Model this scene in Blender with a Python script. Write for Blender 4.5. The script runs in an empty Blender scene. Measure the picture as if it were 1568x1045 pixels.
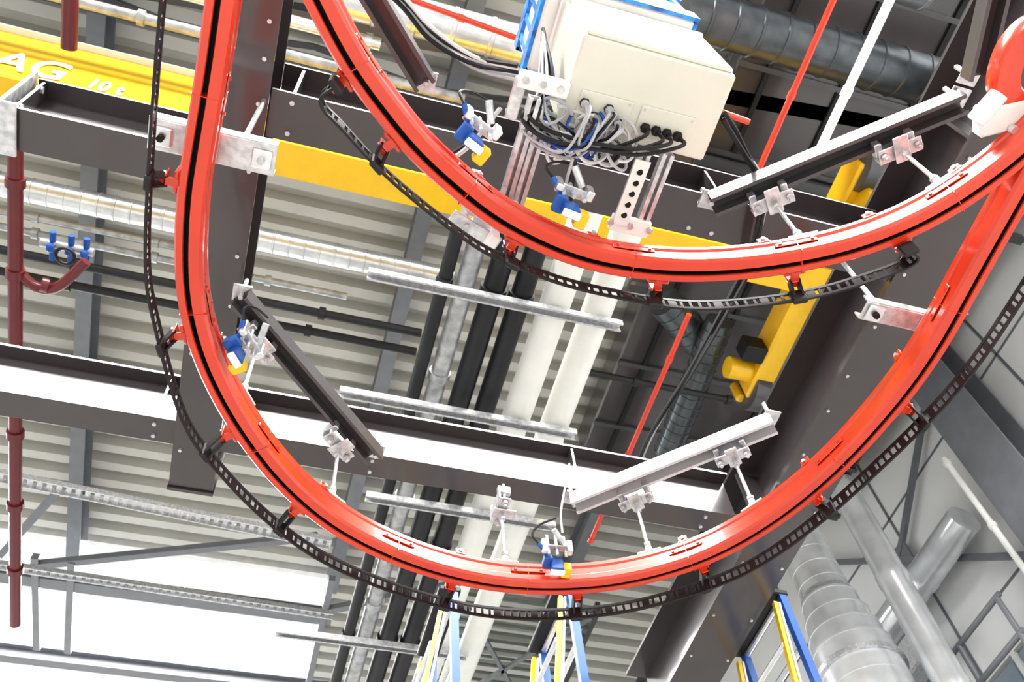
import bpy, math, random
from mathutils import Vector, Matrix
random.seed(4)
CZ=1.6   # eye height
def W(kx,ky,H): return Vector((kx*H,ky*H,CZ+H))

# ---------------------------------------------------------------- materials
def mat(name,col,rough=.5,metal=0.,var=.08,scale=6.,bump=0.,coat=0.,emit=0.):
    m=bpy.data.materials.new(name); m.use_nodes=True
    nt=m.node_tree; b=nt.nodes['Principled BSDF']
    tc=nt.nodes.new('ShaderNodeTexCoord'); n=nt.nodes.new('ShaderNodeTexNoise')
    n.inputs['Scale'].default_value=scale; n.inputs['Detail'].default_value=4
    nt.links.new(tc.outputs['Object'],n.inputs['Vector'])
    r=nt.nodes.new('ShaderNodeValToRGB')
    r.color_ramp.elements[0].position=.3; r.color_ramp.elements[1].position=.7
    r.color_ramp.elements[0].color=(*[c*(1-var) for c in col],1)
    r.color_ramp.elements[1].color=(*[min(1,c*(1+var)) for c in col],1)
    nt.links.new(n.outputs['Fac'],r.inputs['Fac']); nt.links.new(r.outputs['Color'],b.inputs['Base Color'])
    b.inputs['Roughness'].default_value=rough; b.inputs['Metallic'].default_value=metal
    b.inputs['Coat Weight'].default_value=coat; b.inputs['Coat Roughness'].default_value=.10
    if bump:
        bp=nt.nodes.new('ShaderNodeBump'); bp.inputs['Strength'].default_value=bump; bp.inputs['Distance'].default_value=.01
        nt.links.new(n.outputs['Fac'],bp.inputs['Height']); nt.links.new(bp.outputs['Normal'],b.inputs['Normal'])
    return m
RED=mat('red_gloss_paint',(.64,.046,.014),.26,coat=.7,var=.06)
REDD=mat('dark_red_pipe_paint',(.13,.014,.018),.35,coat=.3)
BLACK=mat('black_rubber',(.010,.010,.012),.5)
SLOT=mat('slot_black',(.01,.008,.008),.8)
BEAM=mat('anthracite_beam_paint',(.058,.050,.052),.30,var=.1,scale=3,coat=.7)
BEAM2=mat('dark_grey_steel_paint',(.08,.08,.085),.33,var=.1,coat=.3)
GREY=mat('mid_grey_paint',(.20,.21,.23),.4)
STRUT_LIT=mat('lit_strut_grey',(.55,.55,.57),.3,coat=.5)  # pale copy of the strut grey, light on the strut put into its colour
GALV=mat('galvanised_steel',(.60,.61,.63),.38,metal=.65,var=.25,scale=40,bump=.1)
ALU=mat('bare_aluminium',(.75,.76,.78),.3,metal=.8,var=.1,scale=30)
DUCT=mat('spiral_duct_zinc',(.70,.72,.74),.28,metal=.8,var=.15,scale=9)
DUCTL=mat('bright_duct_zinc',(.78,.80,.82),.22,metal=.45,var=.12,scale=5,coat=.4)
DUCTD=mat('dark_duct_metal',(.10,.11,.12),.3,metal=.6,var=.2,scale=9)
YEL=mat('crane_yellow_paint',(.84,.51,.015),.35,var=.05,coat=.2)
WHITE=mat('white_paint',(.82,.82,.80),.4)
PIPEW=mat('white_pipe_jacket',(.80,.80,.76),.4,var=.04)
INSUL=mat('black_foam_insulation',(.016,.017,.020),.5,var=.2)
SILV=mat('foil_insulation',(.42,.43,.44),.4,metal=.4,var=.3,scale=15)
BEIGE=mat('beige_cabinet_paint',(.66,.65,.57),.35,var=.03)
BLUE=mat('blue_plastic',(.02,.10,.38),.35)
LBLUE=mat('light_blue_film',(.03,.22,.66),.25,var=.6,scale=22)
DECK=mat('trapezoidal_deck_paint',(.59,.585,.545),.5,var=.08,scale=1.5)
WALLM=mat('pale_wall_panel',(.84,.85,.85),.6,var=.04,scale=.7)
FLOORM=mat('sealed_concrete_floor',(.42,.41,.39),.5,var=.12,scale=.8)
TRANS=mat('grey_louvre',(.12,.15,.13),.5)
GLASS=mat('grey_window_glass',(.30,.36,.42),.1)
CG=mat('cable_grey',(.45,.46,.48),.45); CO=mat('cable_orange',(.65,.16,.04),.45)
CW=mat('cable_white',(.75,.75,.74),.4)

# ---------------------------------------------------------------- mesh builder
class MB:
    def __init__(s): s.v=[];s.f=[];s.m=[];s.mats=[]
    def mi(s,m):
        if m not in s.mats: s.mats.append(m)
        return s.mats.index(m)
    def add(s,vs,fs,m):
        o=len(s.v); s.v+= [tuple(q) for q in vs]
        for i,f in enumerate(fs):
            s.f.append([o+j for j in f]); s.m.append(s.mi(m[i] if isinstance(m,list) else m))
    def box(s,c,d,m,R=None,bev=0):
        c=Vector(c); R=R or Matrix.Identity(3)
        x,y,z=[q/2 for q in d]
        if bev:
            pr=[(-x+bev,-y),(x-bev,-y),(x,-y+bev),(x,y-bev),(x-bev,y),(-x+bev,y),(-x,y-bev),(-x,-y+bev)]
            vs=[];n=8
            for zz,k in((-z,1),(-z+bev,0),(z-bev,0),(z,1)):
                for px,py in pr:
                    a=(px-math.copysign(bev,px) if k else px); b=(py-math.copysign(bev,py) if k else py)
                    vs.append(c+R@Vector((a,b,zz)))
            fs=[list(range(n))[::-1],list(range(3*n,4*n))]
            for r in range(3):
                for i in range(n): fs.append([r*n+i,r*n+(i+1)%n,(r+1)*n+(i+1)%n,(r+1)*n+i])
            s.add(vs,fs,m);return
        vs=[c+R@Vector((a*x,b*y,e*z)) for a,b,e in((-1,-1,-1),(1,-1,-1),(1,1,-1),(-1,1,-1),(-1,-1,1),(1,-1,1),(1,1,1),(-1,1,1))]
        s.add(vs,[(0,3,2,1),(4,5,6,7),(0,1,5,4),(1,2,6,5),(2,3,7,6),(3,0,4,7)],m)
    def frame(s,t,up=None):
        t=t.normalized(); up=up or Vector((0,0,1))
        if abs(t.dot(up))>.98: up=Vector((0,1,0))
        n=t.cross(up).normalized(); return n,n.cross(t).normalized()
    def sweep(s,path,prof,m,caps=True,up=None,scales=None):
        path=[Vector(p) for p in path]; N=len(prof); vs=[];fs=[];ms=[]
        for i,p in enumerate(path):
            t=path[min(i+1,len(path)-1)]-path[max(i-1,0)]
            n,u=s.frame(t,up); k=scales[i] if scales else 1
            for a,b in prof: vs.append(p+n*a*k+u*b*k)
        for i in range(len(path)-1):
            for j in range(N):
                fs.append([i*N+j,(i+1)*N+j,(i+1)*N+(j+1)%N,i*N+(j+1)%N]); ms.append(m[j] if isinstance(m,list) else m)
        if caps:
            fs.append(list(range(N))); fs.append([(len(path)-1)*N+j for j in range(N)][::-1])
            ms+=[m[0] if isinstance(m,list) else m]*2
        s.add(vs,fs,ms)
    def cyl(s,p,q,r,m,seg=14,r2=None):
        pr=[(math.cos(2*math.pi*i/seg)*r,math.sin(2*math.pi*i/seg)*r) for i in range(seg)]
        s.sweep([p,q],pr,m,scales=[1,(r2/r if r2 is not None else 1)])
    def tube(s,path,r,m,seg=8): 
        s.sweep(path,[(math.cos(2*math.pi*i/seg)*r,math.sin(2*math.pi*i/seg)*r) for i in range(seg)],m)
    def rev(s,p,q,prof,m,seg=20):
        p=Vector(p);q=Vector(q)
        s.sweep([p+(q-p)*t for t,r in prof],[(math.cos(2*math.pi*i/seg),math.sin(2*math.pi*i/seg)) for i in range(seg)],m,scales=[r for t,r in prof])
    def bar(s,p,q,w,h,m,up=None):
        s.sweep([p,q],[(-w/2,-h/2),(w/2,-h/2),(w/2,h/2),(-w/2,h/2)],m,up=up)
    def ring(s,c,ax,R,r,m,a0=0,a1=2*math.pi,n=24):
        c=Vector(c); a,b=s.frame(Vector(ax))
        s.tube([c+a*R*math.cos(a0+(a1-a0)*i/n)+b*R*math.sin(a0+(a1-a0)*i/n) for i in range(n+1)],r,m,10)
    def done(s,name,parent=None,ang=35):
        me=bpy.data.meshes.new(name); me.from_pydata(s.v,[],s.f)
        for q in s.mats: me.materials.append(q)
        me.polygons.foreach_set('material_index',s.m); me.update()
        import bmesh
        bm=bmesh.new(); bm.from_mesh(me); bmesh.ops.recalc_face_normals(bm,faces=bm.faces); bm.to_mesh(me); bm.free()
        for p in me.polygons: p.use_smooth=True
        me.set_sharp_from_angle(angle=math.radians(ang))
        o=bpy.data.objects.new(name,me); bpy.context.collection.objects.link(o)
        if parent: o.parent=parent
        return o
def cr(pts,n=8):
    pts=[Vector(p) for p in pts]; out=[]
    P=[pts[0]*2-pts[1]]+pts+[pts[-1]*2-pts[-2]]
    for i in range(1,len(P)-2):
        a,b,c,d=P[i-1:i+3]
        for k in range(n):
            t=k/n
            out.append(.5*((2*b)+(c-a)*t+(2*a-5*b+4*c-d)*t*t+(3*b-3*c+d-a)*t**3))
    out.append(pts[-1]); return out
def smooth(p,it=6):
    for _ in range(it):
        p=[p[0]]+[(p[i-1]+p[i]*2+p[i+1])/4 for i in range(1,len(p)-1)]+[p[-1]]
    return p
def ibeam(mb,p,q,w,h,m,tf=.012,tw=.01):
    a=w/2;b=tw/2
    pr=[(-a,0),(a,0),(a,tf),(b,tf),(b,h-tf),(a,h-tf),(a,h),(-a,h),(-a,h-tf),(-b,h-tf),(-b,tf),(-a,tf)]
    mb.sweep([p,q],pr,m)
def channel(mb,p,q,w,h,m,t=.004):
    a=w/2
    pr=[(-a,0),(-a,h),(a,h),(a,0),(a-.012,0),(a-.012,t),(a-t,t),(a-t,h-t),(-a+t,h-t),(-a+t,t),(-a+.012,t),(-a+.012,0)]
    mb.sweep([p,q],pr,m)
def bolt(mb,c,ax,r=.009,l=.008,m=GALV):
    c=Vector(c);ax=Vector(ax).normalized(); mb.cyl(c,c+ax*l,r,m,6)

# ---------------------------------------------------------------- red conveyor rails
HR=2.2
RO=[(-.165,-.5),(-.166,-.2),(-.167,.05),(-.168,.20),(-.171,.332),(-.176,.43),(-.178,.50),(-.172,.589),(-.157,.660),(-.130,.729),(-.085,.806),(-.019,.888),(.064,.956),(.164,1.002),(.27,1.026),(.371,1.027),(.472,1.006),(.563,.965),(.647,.900),(.716,.805),(.765,.688),(.793,.560),(.800,.467),(.796,.372),(.792,.264),(.788,.10),(.787,-.2)]
RI=[(-.24,-.15),(-.19,0),(-.145,.12),(-.102,.196),(-.061,.254),(-.023,.299),(.02,.338),(.064,.373),(.118,.405),(.172,.431),(.234,.449),(.295,.458),(.362,.456),(.428,.445),(.492,.426),(.553,.401),(.612,.370),(.665,.331),(.706,.289),(.736,.247),(.761,.202),(.780,.150),(.79,.06),(.792,-.2)]
TH=.080
prof=[(.043,.008),(.036,0),(.009,0),(.007,.004),(.007,.03),(-.005,.03),(-.005,.004),(-.007,0),(-.023,0),(-.028,.006),(-.028,.026),(-.023,.031),(-.023,.056),(-.028,.061),(-.028,TH),(.043,TH),(.043,.066),(.038,.061),(.038,.034),(.043,.028)]
pm=[RED]*len(prof)
for j in(3,4,5): pm[j]=SLOT
def rail(name,R,seams):
    path=smooth(cr([W(a,b,HR) for a,b in R],9),8)
    mb=MB(); mb.sweep(path,prof,pm)
    for k in seams:
        i=int(k*(len(path)-1)); t=(path[i+1]-path[i-1]).normalized(); n,u=mb.frame(t)
        R3=Matrix((n,t,u)).transposed()
        mb.box(path[i]+n*.042+u*.048,(.006,.12,.018),RED,R3,.002)
        for e in(-.045,.045): bolt(mb,path[i]+n*.045+u*.048+t*e,n,.005,.005,RED)
        mb.box(path[i]-n*.027+u*.044,(.006,.12,.02),RED,R3,.002)
        mb.box(path[i]+n*.0075+u*.0398,(.073,.002,.0815),RED,R3)
    return mb,path
ro,PO=rail('o',RO,(.17,.30,.405,.50,.585,.68,.77,.87))
ri,PI_=rail('i',RI,(.10,.22,.36,.52,.66,.80))

# cable ladder chains beside rails
HC=2.15
CO_=[(-.221,-.5),(-.222,0),(-.224,.277),(-.224,.419),(-.219,.582),(-.202,.671),(-.155,.816),(-.100,.892),(-.034,.960),(.045,1.020),(.135,1.060),(.24,1.088),(.339,1.098),(.44,1.084),(.542,1.050),(.63,.997),(.716,.920),(.778,.810),(.824,.682),(.856,.57),(.870,.483),(.873,.377),(.87,.2),(.865,-.2)]
CI_=[(-.038,.322),(-.052,.338),(-.045,.352),(-.026,.365),(.043,.415),(.150,.470),(.215,.488),(.283,.498),(.36,.499),(.440,.494),(.52,.472),(.600,.438),(.663,.398),(.698,.370),(.704,.356),(.690,.350)]
def resample(path,step):
    out=[path[0]];acc=0
    for a,b in zip(path,path[1:]):
        L=(b-a).length; d=step-acc
        while d<=L and L>0: out.append(a+(b-a)*(d/L)); d+=step
        acc=(acc+L)%step
    return out
def chain(mb,C):
    path=smooth(cr([W(a,b,HC) for a,b in C],8),3)
    for z in(0,.038):
        mb.sweep(path,[(-.003,z),(.003,z),(.003,z+.010),(-.003,z+.010)],BLACK)
    pts=resample(path,.026)
    for i in range(1,len(pts)-1):
        t=pts[i+1]-pts[i-1]; n,u=mb.frame(t); R3=Matrix((n,t.normalized(),u)).transposed()
        wd=.008 if i%5 else .024
        mb.box(pts[i]+u*.024,(.0045,wd,.034),BLACK,R3)
    return path
mc=MB(); PCO=chain(mc,CO_); mc.done('cable_ladder_strip')
mc=MB(); PCI=chain(mc,CI_); mc.done('cable_ladder_strip')

def lug(mb,path,cpath,k):
    q=W(k[0],k[1],HR)
    i=min(range(1,len(path)-1),key=lambda i:(path[i]-q).length); p=path[i]
    t=(path[i+1]-path[i-1]).normalized(); n,u=mb.frame(t); R3=Matrix((n,t,u)).transposed()
    c=min(cpath,key=lambda c:(c-p).length)
    mb.box(p-n*.034+u*.035,(.012,.06,.05),RED,R3,.003)
    mb.box(p-n*.050+u*.012,(.05,.022,.008),RED,R3)
    mb.box(p-n*.060+u*.030,(.006,.035,.05),RED,R3,.002)
    for e in(-.018,.018): bolt(mb,p-n*.064+u*.035+t*e*.6,-n,.006,.006)
    m0=p-n*.062+u*.02; m1=c+Vector((0,0,.02))
    for e in(-.012,.012): mb.bar(m0+t*e,m1+t*e,.006,.022,BLACK)
    mb.box(m1,(.016,.042,.055),BLACK,R3,.004)
for k in[(-.193,.480),(-.178,.685),(-.107,.830),(.012,.953),(.263,1.037),(.461,1.012),(.647,.930),(.767,.773),(.820,.585)]: lug(ro,PO,PCO,k)
for k in[(-.025,.312),(.036,.365),(.204,.444),(.394,.462),(.563,.417),(.671,.339)]: lug(ri,PI_,PCI,k)
def fin(mb,path,k):
    q=W(k[0],k[1],HR); i=min(range(1,len(path)-1),key=lambda i:(path[i]-q).length); p=path[i]
    t=(path[i+1]-path[i-1]).normalized(); n,u=mb.frame(t); R3=Matrix((n,t,u)).transposed()
    mb.box(p+n*.038+u*.092,(.006,.034,.03),RED,R3,.002); mb.box(p+n*.03+u*.081,(.03,.034,.006),RED,R3)
    bolt(mb,p+n*.041+u*.094,n,.007,.008)
for k in[(.04,.93),(.27,.99),(.60,.90),(.74,.73),(.78,.52),(-.13,.70)]: fin(ro,PO,k)
for k in[(.14,.40),(.30,.44),(.52,.40),(.64,.33),(.72,.25)]: fin(ri,PI_,k)
ro.done('overhead_conveyor_rail'); ri.done('overhead_conveyor_rail')

# ---------------------------------------------------------------- anthracite support steel
HB=2.75; HL=2.735
def bx(name,y0,y1,x0,x1,h=.28,H=HB,M=BEAM,bolts=()):
    mb=MB(); y=(y0+y1)/2
    ibeam(mb,W(x0,y,H),W(x1,y,H),(y1-y0)*H,h,M)
    for b in bolts:
        for yy in(y0+.010,y1-.010): bolt(mb,W(b,yy,H),(0,0,-1),.008,.010)
    for b in bolts[::2]:
        mb.box(W(b,y,H)+Vector((0,-(y1-y0)*H/4,h/2)),(.01,(y1-y0)*H/2-.01,h-.03),M)
    return mb
mb=bx('a',.428,.477,-.372,-.163,bolts=(-.365,-.18)); 
mb.box(W(-.377,.452,HB)+Vector((0,0,.14)),(.012,.17,.30),GALV,None,.003)
mb.box(W(-.372,.452,HB)+Vector((0,0,-.012)),(.07,.17,.012),GALV,None,.003)
for a in(-.05,.05):
    for z in(.05,.22): bolt(mb,W(-.372,.452,HB)+Vector((.01,a,z)),(1,0,0),.012,.02)
mb.done('support_beam')
bx('a2',.340,.395,-.103,.68,bolts=(-.08,.40,.43)).done('support_beam')
bx('b',.812,.852,-.60,.66,bolts=(-.19,.10,.40,.60)).done('support_beam')
def by(x0,x1,y0,y1,h,H,M,bolts=(),tf=.012):
    mb=MB(); x=(x0+x1)/2
    ibeam(mb,W(x,y0,H),W(x,y1,H),(x1-x0)*H,h,M,tf)
    for b in bolts:
        for xx in(x0+.010,x1-.010): bolt(mb,W(xx,b,H),(0,0,-1),.007,.008)
    return mb
mb=by(-.164,-.105,-.5,.925,.31,HL,BEAM,(.02,.1,.27,.31,.36,.44,.55,.62,.7,.86))
mb.box(W(-.1345,.929,HL)+Vector((0,0,.15)),(.17,.014,.32),BEAM)
mb.done('support_beam')
mb=by(.685,.772,-.6,1.35,.38,HL,BEAM,(.06,.15,.22,.30,.38,.46,.54,.60,.68,.78,.90,1.02,1.12),.016)
for yy in(.2,.37,.83): mb.box(W(.708,yy,HL)+Vector((.0,0,.18)),(.10,.012,.33),BEAM)
mb.done('support_beam')
HS=2.60
def strut(p,q,M,w=.066,h=.06):
    mb=MB(); channel(mb,W(*p,HS),W(*q,HS),w,h,M)
    for e in(p,q):
        c=W(*e,HS)+Vector((0,0,h)); mb.cyl(c-Vector((0,0,.03)),Vector((c.x,c.y,CZ+HB)),.008,GALV,8)
        mb.box(c+Vector((0,0,.004)),(.06,.06,.008),GALV)
    return mb
strut((-.106,.614),(.104,.826),BEAM2).done('channel_strut')
strut((.403,.850),(.636,.645),STRUT_LIT).done('channel_strut')  # same kind of strut as the others, drawn in the lit colour
strut((.422,.354),(.660,.162),BEAM2).done('channel_strut')
strut((-.22,.01),(.056,.298),BEAM2).done('channel_strut')
strut((.66,.135),(.60,-.05),BEAM2).done('channel_strut')

# ---------------------------------------------------------------- rod hangers
def hanger(bot,ang,M=GALV):
    mb=MB(); x,y=bot[0]*2.285,bot[1]*2.285
    z0=CZ+HR+TH; z1=CZ+2.56
    path=min((PO,PI_),key=lambda P:min((p-Vector((x,y,CZ+HR))).length for p in P))
    p=min(path,key=lambda p:(p-Vector((x,y,CZ+HR))).length); i=path.index(p)
    t=(path[min(i+1,len(path)-1)]-path[i-1]).normalized(); n,u=mb.frame(t); R3=Matrix((n,t,u)).transposed()
    x,y=p.x+n.x*.02,p.y+n.y*.02
    mb.box((x,y,z0+.005),(.05,.085,.008),WHITE,R3,.002)
    for e in(-.03,.03): bolt(mb,Vector((x,y,z0+.009))+t*e,(0,0,1),.009,.012)
    mb.rev((x,y,z0+.007),(x,y,z0+.045),[(0,.022),(.3,.020),(.6,.012),(1,.011)],WHITE,12)
    mb.cyl((x,y,z0+.002),(x,y,z1+.03),.0065,GALV,10)
    for zz in(z0+.05,z1-.05,z1-.02): mb.cyl((x,y,zz),(x,y,zz+.012),.013,GALV,6)
    Rz=Matrix.Rotation(math.radians(ang),3,'Z')
    c=Vector((x,y,z1))
    mb.box(c,(.13,.045,.007),M,Rz,.002); mb.box(c+Rz@Vector((0,.022,.022)),(.13,.006,.045),M,Rz)
    mb.box(c+Rz@Vector((.0,-.01,-.014)),(.045,.085,.007),M,Rz,.002)
    for e in(-.05,.05):
        mb.cyl(c+Rz@Vector((e,0,-.03)),c+Rz@Vector((e,0,.09)),.006,GALV,8)
        mb.cyl(c+Rz@Vector((e,0,-.02)),c+Rz@Vector((e,0,-.008)),.012,GALV,6)
        mb.box(c+Rz@Vector((e,0,.055)),(.022,.05,.035),M,Rz,.003)
    mb.done('rod_hanger')
B_=[(-.082,.750),(.067,.894),(.335,.961),(.536,.896),(.657,.789),(.542,.354),(.671,.248)]
for b,a in zip(B_,(45,45,90,-40,-40,-38,-38)): hanger(b,a)
def barhanger(x0,x1,y,H,w=.075,rods=()):
    mb=MB(); c=W((x0+x1)/2,y,H); L=(x1-x0)*H
    mb.box(c,(L,w,.008),GALV,None,.002)
    for s_ in(-1,1): mb.box(c+Vector((0,s_*w/2,.016)),(L,.005,.035),GALV)
    for s_ in(-1,1):
        mb.box(c+Vector((s_*(L/2-.035),0,-.010)),(.05,.05,.012),ALU,None,.003)
        mb.cyl(c+Vector((s_*(L/2-.035),0,-.03)),c+Vector((s_*(L/2-.035),0,.02)),.010,SLOT if s_<0 else GALV,6)
    for r in rods: mb.cyl(W(r,y,H),W(r,y,H)+Vector((0,0,HL-H)),.008,GALV,8)
    mb.done('flat_bar_hanger')
barhanger(-.226,-.088,.421,2.31,.082,(-.13,))
barhanger(.668,.775,.440,2.33,.06,(.70,))

# ---------------------------------------------------------------- control cabinet
Hc=2.45
x0,x1,y0,y1=.207*Hc,.386*Hc,.200*Hc,.302*Hc
cx,cy=(x0+x1)/2,(y0+y1)/2; zb=CZ+Hc; hh=.42
mb=MB()
mb.box((cx,cy,zb+hh/2),(x1-x0,y1-y0,hh),BEIGE,None,.006)
mb.box((cx,cy,zb+hh+.012),(x1-x0+.02,y1-y0+.02,.024),WHITE,None,.004)
mb.box((cx,y0-.006,zb+hh/2),(x1-x0-.02,.012,hh-.03),BEIGE,None,.003)
for gx,gy,w,d in((cx-.105,cy+.055,.15,.085),(cx+.075,cy+.055,.16,.085)):
    mb.box((gx,gy,zb-.003),(w,d,.006),BEIGE,None,.002)
    for sx in(-1,1):
        for sy in(-1,1): bolt(mb,(gx+sx*(w/2-.01),gy+sy*(d/2-.01),zb-.006),(0,0,-1),.004,.003)
gl=[]
for i in range(4):
    gl.append((cx+.02+i*.032,cy+.07)); gl.append((cx-.165+i*.035,cy+.045+(i%2)*.03))
for g in gl: 
    mb.cyl((*g,zb-.004),(*g,zb-.03),.012,BLACK if g[0]>cx else CG,8); mb.cyl((*g,zb-.012),(*g,zb-.02),.015,BLACK,6)
mb.done('control_cabinet')
# film wrapped unit standing on top of the cabinet
mb=MB(); ux0,ux1,uy0,uy1=.455,.925,.455,.73; uz=zb+hh+.03
mb.box(((ux0+ux1)/2,(uy0+uy1)/2,uz+.17),(ux1-ux0,uy1-uy0,.34),WHITE,None,.008)
for z in(.04,.30):
    mb.box(((ux0+ux1)/2,uy0-.006,uz+z),(ux1-ux0+.02,.012,.09),LBLUE); mb.box(((ux0+ux1)/2,uy1+.006,uz+z),(ux1-ux0+.02,.012,.07),LBLUE)
    mb.box((ux0-.006,(uy0+uy1)/2,uz+z),(.012,uy1-uy0+.02,.07),LBLUE); mb.box((ux1+.006,(uy0+uy1)/2,uz+z),(.012,uy1-uy0+.02,.07),LBLUE)
for k in range(4): mb.box((ux0-.005,uy0+.04+k*.065,uz+.17),(.01,.022,.24),LBLUE)
for k in range(9): mb.box((ux0+.03+k*.052,uy0-.005,uz+.17),(.018,.01,.24),LBLUE)
mb.cyl((ux0+.1,uy0+.1,uz+.34),(ux0+.1,uy0+.1,uz+.9),.012,GALV,8); mb.cyl((ux1-.1,uy0+.1,uz+.34),(ux1-.1,uy0+.1,uz+.9),.012,GALV,8)
mb.done('film_wrapped_drive_unit')
# cabinet carrier frame
mb=MB()
for kx,a,b in((.176,.28,.435),(.192,.305,.43),(.345,.305,.41),(.318,.31,.41)):
    channel(mb,W(kx,a,2.42),W(kx,b,2.42),.034,.03,GALV)
mb.box(W(.18,.262,2.44),(.14,.045,.03),WHITE,None,.003)
mb.box(W(.155,.285,2.44),(.035,.12,.008),GALV,None,.003)
for k in(.16,.18,.20): bolt(mb,W(k,.262,2.43),(0,0,-1),.010,.012)
for k in(.150,.158):
    mb.cyl(W(k,.30,2.44),W(k,.30,2.80),.008,GALV,8)
mb.box(W(.33,.40,2.42),(.12,.05,.02),WHITE,None,.003)
mb.box(W(.16,.418,2.40),(.15,.075,.012),GALV,None,.003)
mb.box(W(.135,.40,2.42),(.03,.10,.05),WHITE,None,.003)
for k in(.305,.330,.355): bolt(mb,W(k,.40,2.41),(0,0,-1),.010,.012)
mb.box(W(.318,.360,2.405),(.045,.20,.005),WHITE)
for i in range(5): mb.cyl(W(.3188,.333+i*.014,2.4015),W(.3188,.333+i*.014,2.4),.009,SLOT,10)
# galvanised sensor bracket below the frame, next to the inner rail
mb.box(W(.150,.452,2.34),(.16,.05,.008),GALV,Matrix.Rotation(.35,3,'Z'),.002); mb.box(W(.172,.460,2.33),(.03,.06,.05),WHITE,Matrix.Rotation(.35,3,'Z'),.003)
mb.cyl(W(.140,.448,2.33),W(.140,.448,2.33)+Vector((0,0,.19)),.007,GALV,8)
mb.done('cabinet_mounting_frame')

# cables hanging below the cabinet
def cable(mb,pts,r,m): mb.tube(cr(pts,7),r,m,6)
mb=MB()
cols=[BLACK,CG,CW,CG,CW,CG,BLUE,BLACK,CW]
for gi,g in enumerate(gl):
    black=g[0]>cx
    for k in range(1 if black else 3):
        a=Vector((g[0]+k*.006,g[1],zb-.02)); 
        L=random.uniform(.05,.10); tx=cx-.16+random.uniform(-.08,.02); ty=cy+.15+random.uniform(-.02,.05)
        pts=[a,a+Vector((random.uniform(-.01,.01),.01,-L*.6)),Vector(((a.x*.6+tx*.4),ty-.02,zb-L)),Vector((tx,ty,zb-L*.6+random.uniform(-.02,.02))),Vector((tx-.08,ty-.03,zb-.02)),Vector((x0-.05+random.uniform(-.02,.02),cy+.05+random.uniform(-.03,.05),zb+.05)),Vector((x0-.06,cy-.05,zb+.30))]
        cable(mb,pts,.006 if black else .0042,BLACK if black else random.choice(cols))
for i in range(36):   # coiled slack
    c=Vector((x0+random.uniform(-.05,.19),y1+random.uniform(-.04,.06),zb-.02+random.uniform(-.03,.05)))
    R=random.uniform(.022,.055); tl=Vector((random.uniform(-.6,.6),random.uniform(-.6,.6),1)).normalized(); a,b=mb.frame(tl)
    s0=random.uniform(0,6); el=random.uniform(.5,1)
    mb.tube([c+a*R*math.cos(s0+4.6*j/20)+b*R*el*math.sin(s0+4.6*j/20)+tl*j*.001 for j in range(21)],.0046,random.choice(cols[1:]),6)
mb.done('cabinet_cable_loops')
def bundle(pts,cs,r=.008,spread=.018):
    mb=MB()
    for i,c in enumerate(cs):
        o=Vector((random.uniform(-1,1),random.uniform(-1,1),random.uniform(-1,1)))*spread
        cable(mb,[Vector(p)+o*(.6+.5*math.sin(j*1.3+i)) for j,p in enumerate(pts)],r,c)
    mb.done('cable_bundle')
bundle([W(.385,.245,2.62),W(.405,.260,2.66),W(.43,.28,2.69),W(.455,.30,2.705),W(.475,.33,2.706),W(.49,.40,2.706),W(.49,.43,2.8),W(.48,.58,3.3),W(.465,.70,3.6),W(.47,.80,3.7)],[BLACK,BLACK,CO,CG,BLACK],.008,.016)
bundle([W(-.10,.18,2.9),W(0,.21,2.9),W(.05,.240,2.88),W(.10,.255,2.85),W(.15,.255,2.8)],[CW,CW,BLACK,CG,CG,BLACK,CW],.007,.026)
bundle([W(.10,.37,2.34),W(.12,.345,2.38),W(.14,.30,2.42)],[CG,BLACK,CW,CG],.005)
bundle([W(.25,.385,2.33),W(.245,.36,2.36),W(.24,.335,2.38)],[BLACK,CG,BLACK],.005)
bundle([W(.40,.90,2.36),W(.385,.86,2.42),W(.375,.80,2.58),W(.37,.77,2.7)],[CW],.004,.003)

# ---------------------------------------------------------------- sensors on rail
def sensor(k,ang):
    mb=MB(); R3=Matrix.Rotation(math.radians(ang),3,'Z'); c=W(k[0],k[1],HR+.03)
    B=lambda o,d,m,b=.003: mb.box(c+R3@Vector(o),d,m,R3,b)
    B((0,0,0),(.045,.03,.05),BLUE); B((.035,.012,-.005),(.032,.045,.035),YEL); B((-.03,.0,.02),(.03,.05,.025),BLUE)
    B((0,-.03,.055),(.10,.03,.006),GALV); B((.04,-.045,.045),(.02,.03,.05),ALU); B((-.045,-.04,.05),(.02,.02,.06),ALU)
    for e in(-.03,0,.03): mb.cyl(c+R3@Vector((e,-.03,.02)),c+R3@Vector((e,-.03,.11)),.006,GALV,8)
    mb.cyl(c+R3@Vector((-.03,-.02,.03)),c+R3@Vector((-.07,-.05,.05)),.008,BLUE,8)
    mb.cyl(c+R3@Vector((.02,-.05,.06)),c+R3@Vector((-.02,-.09,.08)),.010,GALV,8)
    cable(mb,[c+R3@Vector((-.07,-.05,.05)),c+R3@Vector((-.09,-.06,.08)),c+R3@Vector((-.06,-.07,.12)),c+R3@Vector((0,-.07,.16))],.004,BLACK)
    mb.box(c+R3@Vector((0,.0,-.03)),(.05,.02,.012),WHITE,R3,.002)
    mb.done('position_sensor')
sensor((.122,.345),25); sensor((.254,.398),8); sensor((-.100,.690),55); sensor((.412,.967),-5)

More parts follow.
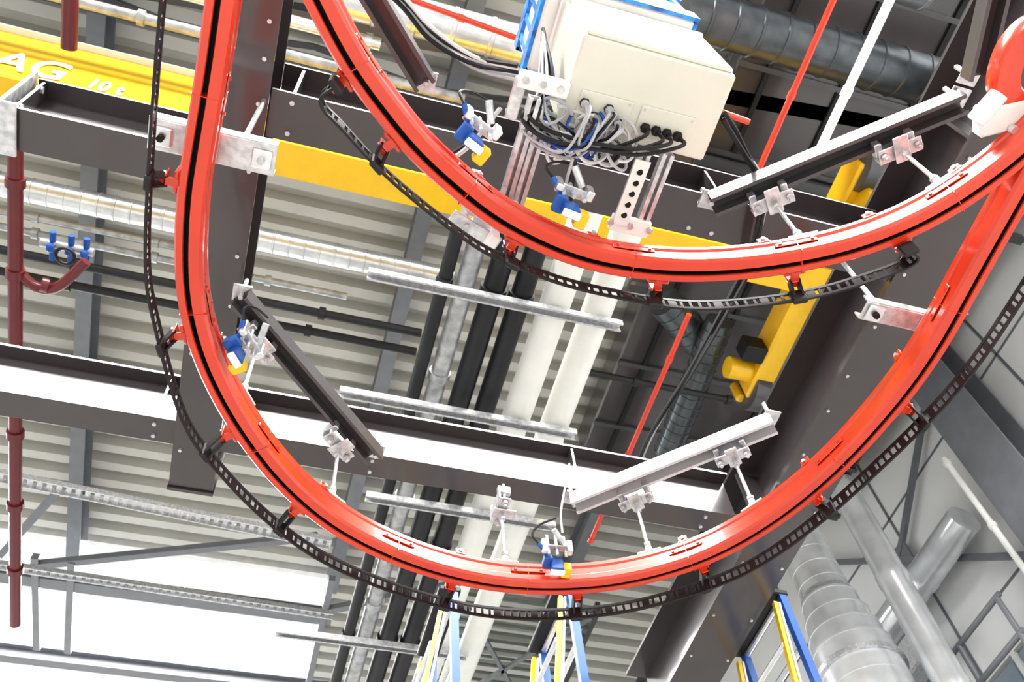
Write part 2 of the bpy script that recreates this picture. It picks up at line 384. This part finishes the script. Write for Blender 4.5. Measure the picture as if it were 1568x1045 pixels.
# diverter at upper right
mb=MB(); c=W(.702,.118,2.32)
st=[c+Vector((.16,-.20,.03)),c+Vector((.05,-.16,.03)),c+Vector((-.035,-.10,.02)),c+Vector((-.055,-.02,.0)),c+Vector((-.02,.05,-.01)),c+Vector((.07,.07,-.01)),c+Vector((.16,.06,-.01))]
mb.sweep(cr(st,8),[(-.03,-.03),(.03,-.03),(.036,-.02),(.036,.02),(.03,.03),(-.03,.03),(-.036,.02),(-.036,-.02)],RED)
mb.cyl(c+Vector((-.0,-.09,-.02)),c+Vector((.05,-.13,.06)),.03,ALU,16)
mb.box(W(.705,.165,2.30),(.13,.08,.05),WHITE,Matrix.Rotation(-.5,3,'Z'),.006); mb.box(W(.684,.160,2.28),(.03,.09,.05),WHITE,Matrix.Rotation(.3,3,'Z'),.004)
mb.box(W(.742,.178,2.30),(.07,.10,.05),RED,None,.008)
for e in(-.03,.03): mb.cyl(W(.74,.175,2.27)+Vector((e,0,0)),W(.74,.175,2.27)+Vector((e,0,-.02)),.012,ALU,8)
mb.done('rail_switch')

# ---------------------------------------------------------------- overhead crane
HY=6.5
mb=MB(); ya,yb=.398*HY,.434*HY; zc=CZ+HY
mb.box((.0-.2,(ya+yb)/2,zc+.465),(8.3,yb-ya,.93),YEL)
mb.box((-.2,(ya+yb)/2,zc-.01),(8.3,yb-ya+.03,.02),YEL); mb.box((-.2,(ya+yb)/2,zc+.94),(8.3,yb-ya+.10,.025),PIPEW)
for i in range(9): mb.box((-3.9+i*.95,yb+.004,zc+.46),(.012,.008,.9),YEL)
xe=.597*HY
mb.box((xe,.44*HY,zc+.25),(.20,2.3,.30),YEL,None,.02)
for s_ in(-1,1):
    yy=.44*HY+s_*1.1; mb.cyl((xe-.07,yy,zc+.2),(xe+.07,yy,zc+.2),.2,BEAM2,20)
    mb.box((xe,yy+s_*.12,zc+.3),(.26,.08,.24),YEL,None,.02)
mb.cyl((xe-.32,.44*HY+.95,zc+.25),(xe-.1,.44*HY+.95,zc+.25),.10,YEL,16)
mb.box((xe-.2,.44*HY+.70,zc+.2),(.2,.16,.2),BLACK,None,.01)
xh=.545*HY; yh=.335*HY
mb.box((xh-.14,yh,zc-.1),(.30,.30,.30),YEL,None,.03); mb.cyl((xh+.05,yh,zc-.1),(xh+.34,yh,zc-.1),.14,BEAM,18)
for i in range(6): mb.cyl((xh+.06+i*.05,yh,zc-.1),(xh+.08+i*.05,yh,zc-.1),.16,BLACK,18)
mb.box((xh+.05,yh+.2,zc+.1),(.6,.08,.12),YEL); mb.box((xh+.36,yh-.10,zc+.0),(.08,.45,.28),YEL,None,.02); mb.box((xh-.2,yh+.22,zc-.05),(.2,.1,.2),BLACK)
mb.done('overhead_crane')
cr_=bpy.data.objects['overhead_crane']
def text(body,x,z,size,y,sx):
    cu=bpy.data.curves.new('lettering','FONT'); cu.body=body; cu.size=size; cu.extrude=.004; cu.offset=.006
    cu.materials.append(WHITE); o=bpy.data.objects.new('lettering',cu); bpy.context.collection.objects.link(o)
    o.location=(x,y,z); o.rotation_euler=(math.pi/2,0,0); o.scale=(sx,1,1); o.parent=cr_
text('AG',-2.60,zc+.16,.50,ya-.012,.70); text('10 t',-1.96,zc+.16,.27,ya-.012,.58)
mb=MB(); xr=xe+.42; ibeam(mb,(xr,-4,zc-.25),(xr,14,zc-.25),.22,.45,BEAM,.018); 
for i in range(6): mb.box((xr,-3+i*3.3,zc-.02),(.2,.012,.42),BEAM)
mb.done('crane_runway_beam')

# ---------------------------------------------------------------- pipes along the hall
def pipe(name,p,q,r,m,cl=1.2,ck=1.12,cm=None):
    mb=MB(); p=Vector(p);q=Vector(q); mb.cyl(p,q,r,m,20); L=(q-p).length; d=(q-p).normalized()
    s_=.4
    while s_<L:
        mb.cyl(p+d*s_,p+d*(s_+.05),r*ck,cm or m,20); s_+=cl
    return mb.done(name)
for kx in(.274,.329): pipe('insulated_pipe',W(kx,.36,5.0),W(kx,1.75,5.0),.098,PIPEW,1.45,1.04)
for kx,r,m,y in((.131,.045,INSUL,.44),(.193,.072,INSUL,.44),(.229,.07,INSUL,.44),(.157,.062,SILV,.36)):
    pipe('insulated_pipe',W(kx,y,5.05),W(kx,1.75,5.05),r,m,1.1,1.2)
mb=MB(); p=W(-.362,.455,5.5); q=W(-.362,1.25,5.5); mb.cyl(p,q,.045,REDD,20)
for k in(.3,.95,1.6,2.3,3.0,3.7): mb.cyl(p+Vector((0,k,0)),p+Vector((0,k+.06,0)),.06,REDD,20)
j=p+Vector((0,.95,0)); mb.tube(cr([j,j+Vector((.12,.12,.02)),j+Vector((.25,.10,.05)),j+Vector((.40,-.10,.10))],6),.035,REDD,12)
mb.cyl(j+Vector((.15,.09,.02)),j+Vector((.19,.10,.03)),.05,REDD,14)
mb.done('sprinkler_pipe')
pipe('sprinkler_pipe',W(-.31,-.1,6.2),W(-.31,.35,6.2),.05,REDD,.8,1.3)
pipe('sprinkler_pipe',W(.455,-.2,6.),W(.455,.31,6.),.022,RED,1.0,1.3)
pipe('sprinkler_pipe',W(.447,.5,6.),W(.447,.9,6.),.022,RED,1.0,1.3)
pipe('sprinkler_pipe',W(.0,.21,5.6),W(.42,.245,5.6),.020,RED,1.0,1.3)
pipe('conduit_tube',W(.515,-.1,5.),W(.515,.26,5.),.026,WHITE,1.0,1.2)
for ky,H in((.606,6.2),(.635,6.3)): pipe('black_process_pipe',W(-.8,ky,H),W(.12,ky,H),.034,INSUL,.9,1.5)
pipe('black_process_pipe',W(.35,.615,6.6),W(.55,.615,6.6),.03,INSUL,.9,1.5)
pipe('grey_process_pipe',W(-.8,.575,6.8),W(.02,.575,6.8),.03,SILV,.9,1.5)
pipe('grey_process_pipe',W(-.8,.555,6.8),W(-.1,.555,6.8),.025,SILV,.9,1.5)
pipe('grey_process_pipe',W(-.8,.30,7.2),W(.1,.30,7.2),.04,SILV,.9,1.5)
pipe('grey_process_pipe',W(-.8,.265,7.4),W(.0,.265,7.4),.05,DUCT,.9,1.3)
mb=MB(); v=W(-.335,.585,5.9)
mb.cyl(v,v+Vector((.35,0,0)),.03,SILV,12)
for e in(.08,.2,.3): mb.cyl(v+Vector((e,-.1,0)),v+Vector((e,.12,0)),.022,BLUE,12); mb.box(v+Vector((e,0,-.05)),(.045,.06,.05),BLUE,None,.01); 
mb.ring(v+Vector((.2,0,-.12)),(0,0,1),.06,.012,BLACK)
mb.done('valve_group')
def spiral(name,p,q,r,m,pitch=.14,k=1.05):
    p=Vector(p);q=Vector(q);L=(q-p).length;n=int(L/pitch);pr=[]
    for i in range(n):
        a=i/n; pr+=[(a,r),(a+.86/n,r),(a+.89/n,r*k),(a+.97/n,r*k)]
    pr.append((1,r)); mb=MB(); mb.rev(p,q,pr,m,28); return mb
spiral('d',W(-.7,.522,8),W(.14,.522,8),.115,DUCT).done('spiral_duct')
spiral('d',W(-.05,.228,7.4),W(.36,.228,7.4),.15,DUCT,.3).done('spiral_duct')
spiral('d',W(.30,.15,7.0),W(.85,.15,7.0),.19,DUCTD,.2).done('spiral_duct')
spiral('d',W(.28,.06,7.2),W(.55,.06,7.2),.17,DUCT,.25).done('spiral_duct')
spiral('d',W(.41,.49,7.2),W(.49,.545,7.2),.16,DUCTD,.1).done('spiral_duct')
spiral('d',W(.49,.50,7.0),W(.50,.72,7.0),.13,DUCTD,.1).done('spiral_duct')
def angle_rail(x0,x1,ky,H,w=.06,m=GALV):
    mb=MB(); channel(mb,W(x0,ky,H),W(x1,ky,H),w,.05,m)
    for kx in(.157,.193,.229,.274,.329):
        if x0<kx<x1:
            mb.ring(W(kx,ky,5.04 if kx<.25 else 5.),(0,1,0),.103,.006,GALV,0,math.pi,12)
    mb.done('pipe_support_rail')
angle_rail(.039,.369,.540,4.83); angle_rail(.036,.365,.722,4.83); angle_rail(.104,.387,.894,4.83); angle_rail(.02,.33,1.20,4.83)

# ---------------------------------------------------------------- roof
HRf=9.0; ZR=CZ+HRf
X0,X1,Y0,Y1=-9.,6.9,-7.,16.
def deck(x0,x1,y0,y1,name):
    mb=MB(); pr=[];y=y0;P=.28
    while y<y1-.01:
        pr+=[(y,0),(y+.12,0),(y+.145,.16),(y+.255,.16)]; y+=P
    pr.append((y,0)); vs=[];fs=[]
    for a,z in pr: vs+=[(x0,a,ZR+z),(x1,a,ZR+z)]
    for i in range(len(pr)-1): fs.append((2*i,2*i+1,2*i+3,2*i+2))
    mb.add(vs,fs,DECK); return mb
ce=MB(); YA,YB=9.52,12.6
parts=[(X0,X1,Y0,-3.64),(X0,-6,-3.64,-1.4),(6,X1,-3.64,-1.4),(X0,X1,-1.4,YA),(.78,X1,YA,YB),(X0,X1,YB,16)]
for a,b,c,d in parts:
    t=deck(a,b,c,d,'x'); ce.add(t.v,t.f,DECK)
ce.done('ceiling')
def skylight(x0,x1,y0,y1,n,name):
    mb=MB()
    for y in(y0,y1): mb.box(((x0+x1)/2,y,ZR+.12),(x1-x0,.08,.25),WHITE)
    for x in(x0,x1): mb.box((x,(y0+y1)/2,ZR+.12),(.08,y1-y0,.25),WHITE)
    for i in range(1,n): mb.box((x0+(x1-x0)*i/n,(y0+y1)/2,ZR+.16),(.06,y1-y0,.08),WHITE)
    mb.done(name)
skylight(-9,.78,YA,YB,5,'window_1'); skylight(-6,6,-3.64,-1.4,8,'window_2')
def steel(p,q,w,h,m,name='roof_beam'):
    mb=MB(); ibeam(mb,p,q,w,h,m,.015); mb.done(name)
for kx in(-.285,.088,.44): steel((kx*8.6,-6,CZ+8.6),(kx*8.6,9.4,CZ+8.6),.16,.33,GREY)
steel(W(-1,1.155,8.0),W(.10,1.155,8.0),.16,.16,GREY)
steel(W(-1,1.335,8.3),W(.5,1.335,8.3),.14,.2,GREY)
steel((-8,.345*8,CZ+8.4),(6.8,.2*8,CZ+8.4),.14,.3,BEAM2)
for a,b,c,d in((-.383,1.107,-.30,.955),(-.34,1.12,.05,.98),(.09,1.13,.30,1.02),(-.335,1.10,-.33,1.30),(-.285,1.10,-.285,1.30),(.085,1.06,.09,1.4)):
    mb=MB(); mb.bar(W(a,b,8.0),W(c,d,8.1),.08,.08,GREY); mb.done('roof_brace')
def ladder_tray(p,q,w,m,name='cable_tray'):
    mb=MB();p=Vector(p);q=Vector(q);d=(q-p).normalized();n,u=mb.frame(d);L=(q-p).length
    for s_ in(-1,1): mb.bar(p+n*s_*w/2,q+n*s_*w/2,.012,.06,m)
    k=0.05
    while k<L: mb.bar(p+d*k-n*w/2,p+d*k+n*w/2,.05,.01,m); k+=.09
    mb.done(name)
ladder_tray(W(-.40,.955,7.2),W(.07,.99,7.2),.12,GALV)
ladder_tray(W(-.5,1.125,7.4),W(.1,1.14,7.4),.08,GALV)
ladder_tray(W(.34,-.2,7.75),W(.37,.5,7.75),.2,BEAM2)
for ky,H in((.30,8.3),(.05,8.2),(.78,8.5)):
    mb=MB(); a=Vector((-8,ky*H,CZ+H)); 
    mb.bar(a,a+Vector((14.8,0,0)),.09,.09,BEAM2); 
    for i in range(14):
        z0_,z1_=(0,.45) if i%2==0 else (.45,0)
        mb.bar(a+Vector((i*1.06,0,z0_)),a+Vector(((i+1)*1.06,0,z1_)),.05,.05,BEAM2)
    mb.done('roof_truss')
mb=MB(); mb.box((4.9,2.4,ZR-.40),(3.4,7.8,.4),BEAM,None,.02)  # added dark box, stands in for the shaded part of the roof
for i in range(9): mb.box((4.9,-1.0+i*.85,ZR-.615),(3.4,.05,.04),BEAM2)
for i in range(5): mb.box((3.5+i*.75,2.4,ZR-.615),(.05,7.8,.03),BLACK)
mb.done('roof_shade_box')
mb=MB(); 
for i in range(16): mb.box((3.0,8.1+i*.15,CZ+7.7),(1.7,.09,.02),TRANS,Matrix.Rotation(.5,3,'X'))
for x in(2.12,3.88): mb.box((x,9.25,CZ+7.7),(.06,2.5,.14),BEAM2)
mb.bar((2.2,8.1,CZ+7.6),(3.8,10.4,CZ+7.6),.05,.05,GREY); mb.bar((3.8,8.1,CZ+7.6),(2.2,10.4,CZ+7.6),.05,.05,GREY)
mb.done('louvre_grille')

# ---------------------------------------------------------------- walls / floor
mb=MB(); mb.box((7.0,4.5,ZR/2),(.2,23,ZR),WALLM)
for i in range(10): mb.box((6.895,-6+i*2.4,ZR/2),(.012,.03,ZR),GREY)
for z in(3.2,5.4,7.6,9.4): mb.box((6.895,4.5,z),(.012,23,.025),GREY)
mb.done('wall_right')
mb=MB(); mb.box((-1,16.1,ZR/2),(16.2,.2,ZR),WALLM); mb.done('wall_back')
mb=MB(); mb.box((0,4,-.05),(60,60,.1),FLOORM); mb.done('floor')
def column(y,w):
    mb=MB(); x=6.62; a=w/2
    mb.box((x,y,ZR/2),(.34,.02,ZR),GREY)
    for s_ in(-1,1): mb.box((x+s_*.17,y,ZR/2),(.025,w,ZR),GREY)
    mb.box((x-.19,y,4.2),(.03,w*.8,.4),GREY); mb.done('steel_column')
column(4.15,.55); column(11.5,.5)
# wall bracing between the columns
mb=MB()
mb.bar((6.80,4.45,9.9),(6.80,8.6,7.2),.05,.07,GREY); mb.bar((6.80,4.45,7.3),(6.80,7.6,10.2),.05,.07,GREY)
mb.box((6.80,6.05,8.80),(.03,.3,.3),GREY)
mb.done('wall_brace')
spiral('d',(5.9,5.48,0),(5.9,5.48,CZ+7.6),.15,DUCTL,1.3,1.06).done('vertical_exhaust_duct')
mb=MB(); pr=[]; N=44
for i in range(N):
    z=i/N; H=z*9.1-1.6
    r=.25 if H>6.3 else (.25+(6.3-H)*.15/.9 if H>5.4 else .40)
    pr+=[(z,r),(z+.0195,r),(z+.0198,r*1.015),(z+.0222,r*1.015)]
pr.append((1,.25))
mb.rev((5.48,6.0,0),(5.48,6.0,9.1),pr,DUCTL,36)
for H,r in((6.3,.25),(5.4,.40)): mb.cyl((5.48,6.0,CZ+H-.02),(5.48,6.0,CZ+H+.03),r*1.08,GALV,36)
mb.done('conical_exhaust_duct',None,12)
pipe('conduit_tube',(6.35,4.5,0),(6.35,4.5,8.6),.03,WHITE,.9,1.4)
spiral('d',(6.6,4.9,8.2),(6.6,9.5,8.2),.17,DUCTL,.8).done('spiral_duct')
mb=MB(); mb.box((6.55,6.6,7.55),(.40,1.0,.35),GALV,None,.02); mb.box((6.55,7.9,7.6),(.35,1.4,.25),GALV,None,.02); mb.done('rectangular_air_duct')
mb=MB()
for z in(6.2,6.6,7.0): mb.cyl((6.2,4.75,z),(6.2,9.5,z),.028,GREY,10)
for i in range(7): mb.cyl((6.2,4.8+i*.65,5.9),(6.2,4.8+i*.65,7.0),.028,GREY,10)
mb.box((6.5,7.2,5.87),(.66,5.0,.06),GREY)
mb.done('gallery_railing')
mb=MB()
for i in range(6):
    for z in(6.3,6.8): mb.box((6.88,5.2+i*.6,z),(.03,.54,.44),GLASS)
    mb.box((6.86,5.5+i*.6,6.55),(.06,.05,1.1),WHITE)
for z in(6.03,6.55,7.08): mb.box((6.86,6.7,z),(.05,3.7,.05),WHITE)
mb.done('window_3')

# ---------------------------------------------------------------- blue / yellow ladders
def ladder(k,H,lean,name='platform_ladder'):
    mb=MB(); x,y=k[0]*H,k[1]*H; z=CZ+H
    mb.bar((x,y,0),(x,y,z),.035,.03,BLUE,up=Vector((0,1,0))); mb.bar((x+.0,y+.42,0),(x,y+.42,z),.035,.03,BLUE,up=Vector((0,1,0)))
    n=int(z/.28)
    for i in range(1,n+1): mb.cyl((x,y,i*.28),(x,y+.42,i*.28),.014,ALU,8)
    for o in(.0,.42):
        mb.bar((x-lean,y+o,0),(x-.05,y+o,z-.06),.018,.022,YEL,up=Vector((0,1,0)))
        mb.bar((x-lean+.03,y+o,0),(x-.03,y+o,z-.06),.010,.020,WHITE,up=Vector((0,1,0)))
    for i in range(1,n): 
        t=i*.28/z; mb.cyl((x-lean*(1-t)-.05*t,y,i*.28),(x-lean*(1-t)-.05*t,y+.42,i*.28),.012,ALU,8)
    mb.box((x-.02,y+.21,z),(.10,.46,.03),BLACK,None,.006)
    mb.done(name)
ladder((.271,1.052),2.9,.8); ladder((.446,1.010),2.9,.7); ladder((.785,.955),2.9,.6)

# ---------------------------------------------------------------- light
w=bpy.data.worlds.new('World'); bpy.context.scene.world=w; w.use_nodes=True
bg=w.node_tree.nodes['Background']; bg.inputs[0].default_value=(.95,.975,1,1); bg.inputs[1].default_value=1.05
def area(loc,sx,sy,P,rot=(0,0,0)):
    l=bpy.data.lights.new('skylight_lamp','AREA'); l.shape='RECTANGLE'; l.size=sx; l.size_y=sy; l.energy=P; l.color=(1,.99,.97)
    o=bpy.data.objects.new('skylight_lamp',l); o.location=loc; o.rotation_euler=rot; bpy.context.collection.objects.link(o)
area((0,-2.5,ZR+.1),11.5,2.1,3700)
area((-4,11.0,ZR+.3),9,2.6,1300)
s=bpy.data.lights.new('sun','SUN'); s.energy=2.2; s.angle=math.radians(12); s.color=(1,.98,.95)
so=bpy.data.objects.new('sun',s); bpy.context.collection.objects.link(so)
so.rotation_euler=Vector((.6,1,-.30)).to_track_quat('-Z','Y').to_euler()

# ---------------------------------------------------------------- camera
f=1800.0
Z=Vector((-145,-1136,f)).normalized(); Yv=Vector((-970,(145*970+f*f)/1136,f)).normalized(); Xv=Yv.cross(Z)
M=Matrix(((Xv.x,-Xv.y,-Xv.z),(Yv.x,-Yv.y,-Yv.z),(Z.x,-Z.y,-Z.z))).to_4x4()
M.translation=Vector((0,0,CZ))
cd=bpy.data.cameras.new('camera'); cd.sensor_width=36; cd.lens=f/2000*36; cd.clip_start=.05; cd.clip_end=200
cd.dof.use_dof=True; cd.dof.focus_distance=2.9; cd.dof.aperture_fstop=7.0
co=bpy.data.objects.new('camera',cd); co.matrix_world=M; bpy.context.collection.objects.link(co)
sc=bpy.context.scene; sc.camera=co
sc.view_settings.view_transform='Standard'; sc.view_settings.exposure=0
try: sc.view_settings.look='Medium High Contrast'
except Exception: pass
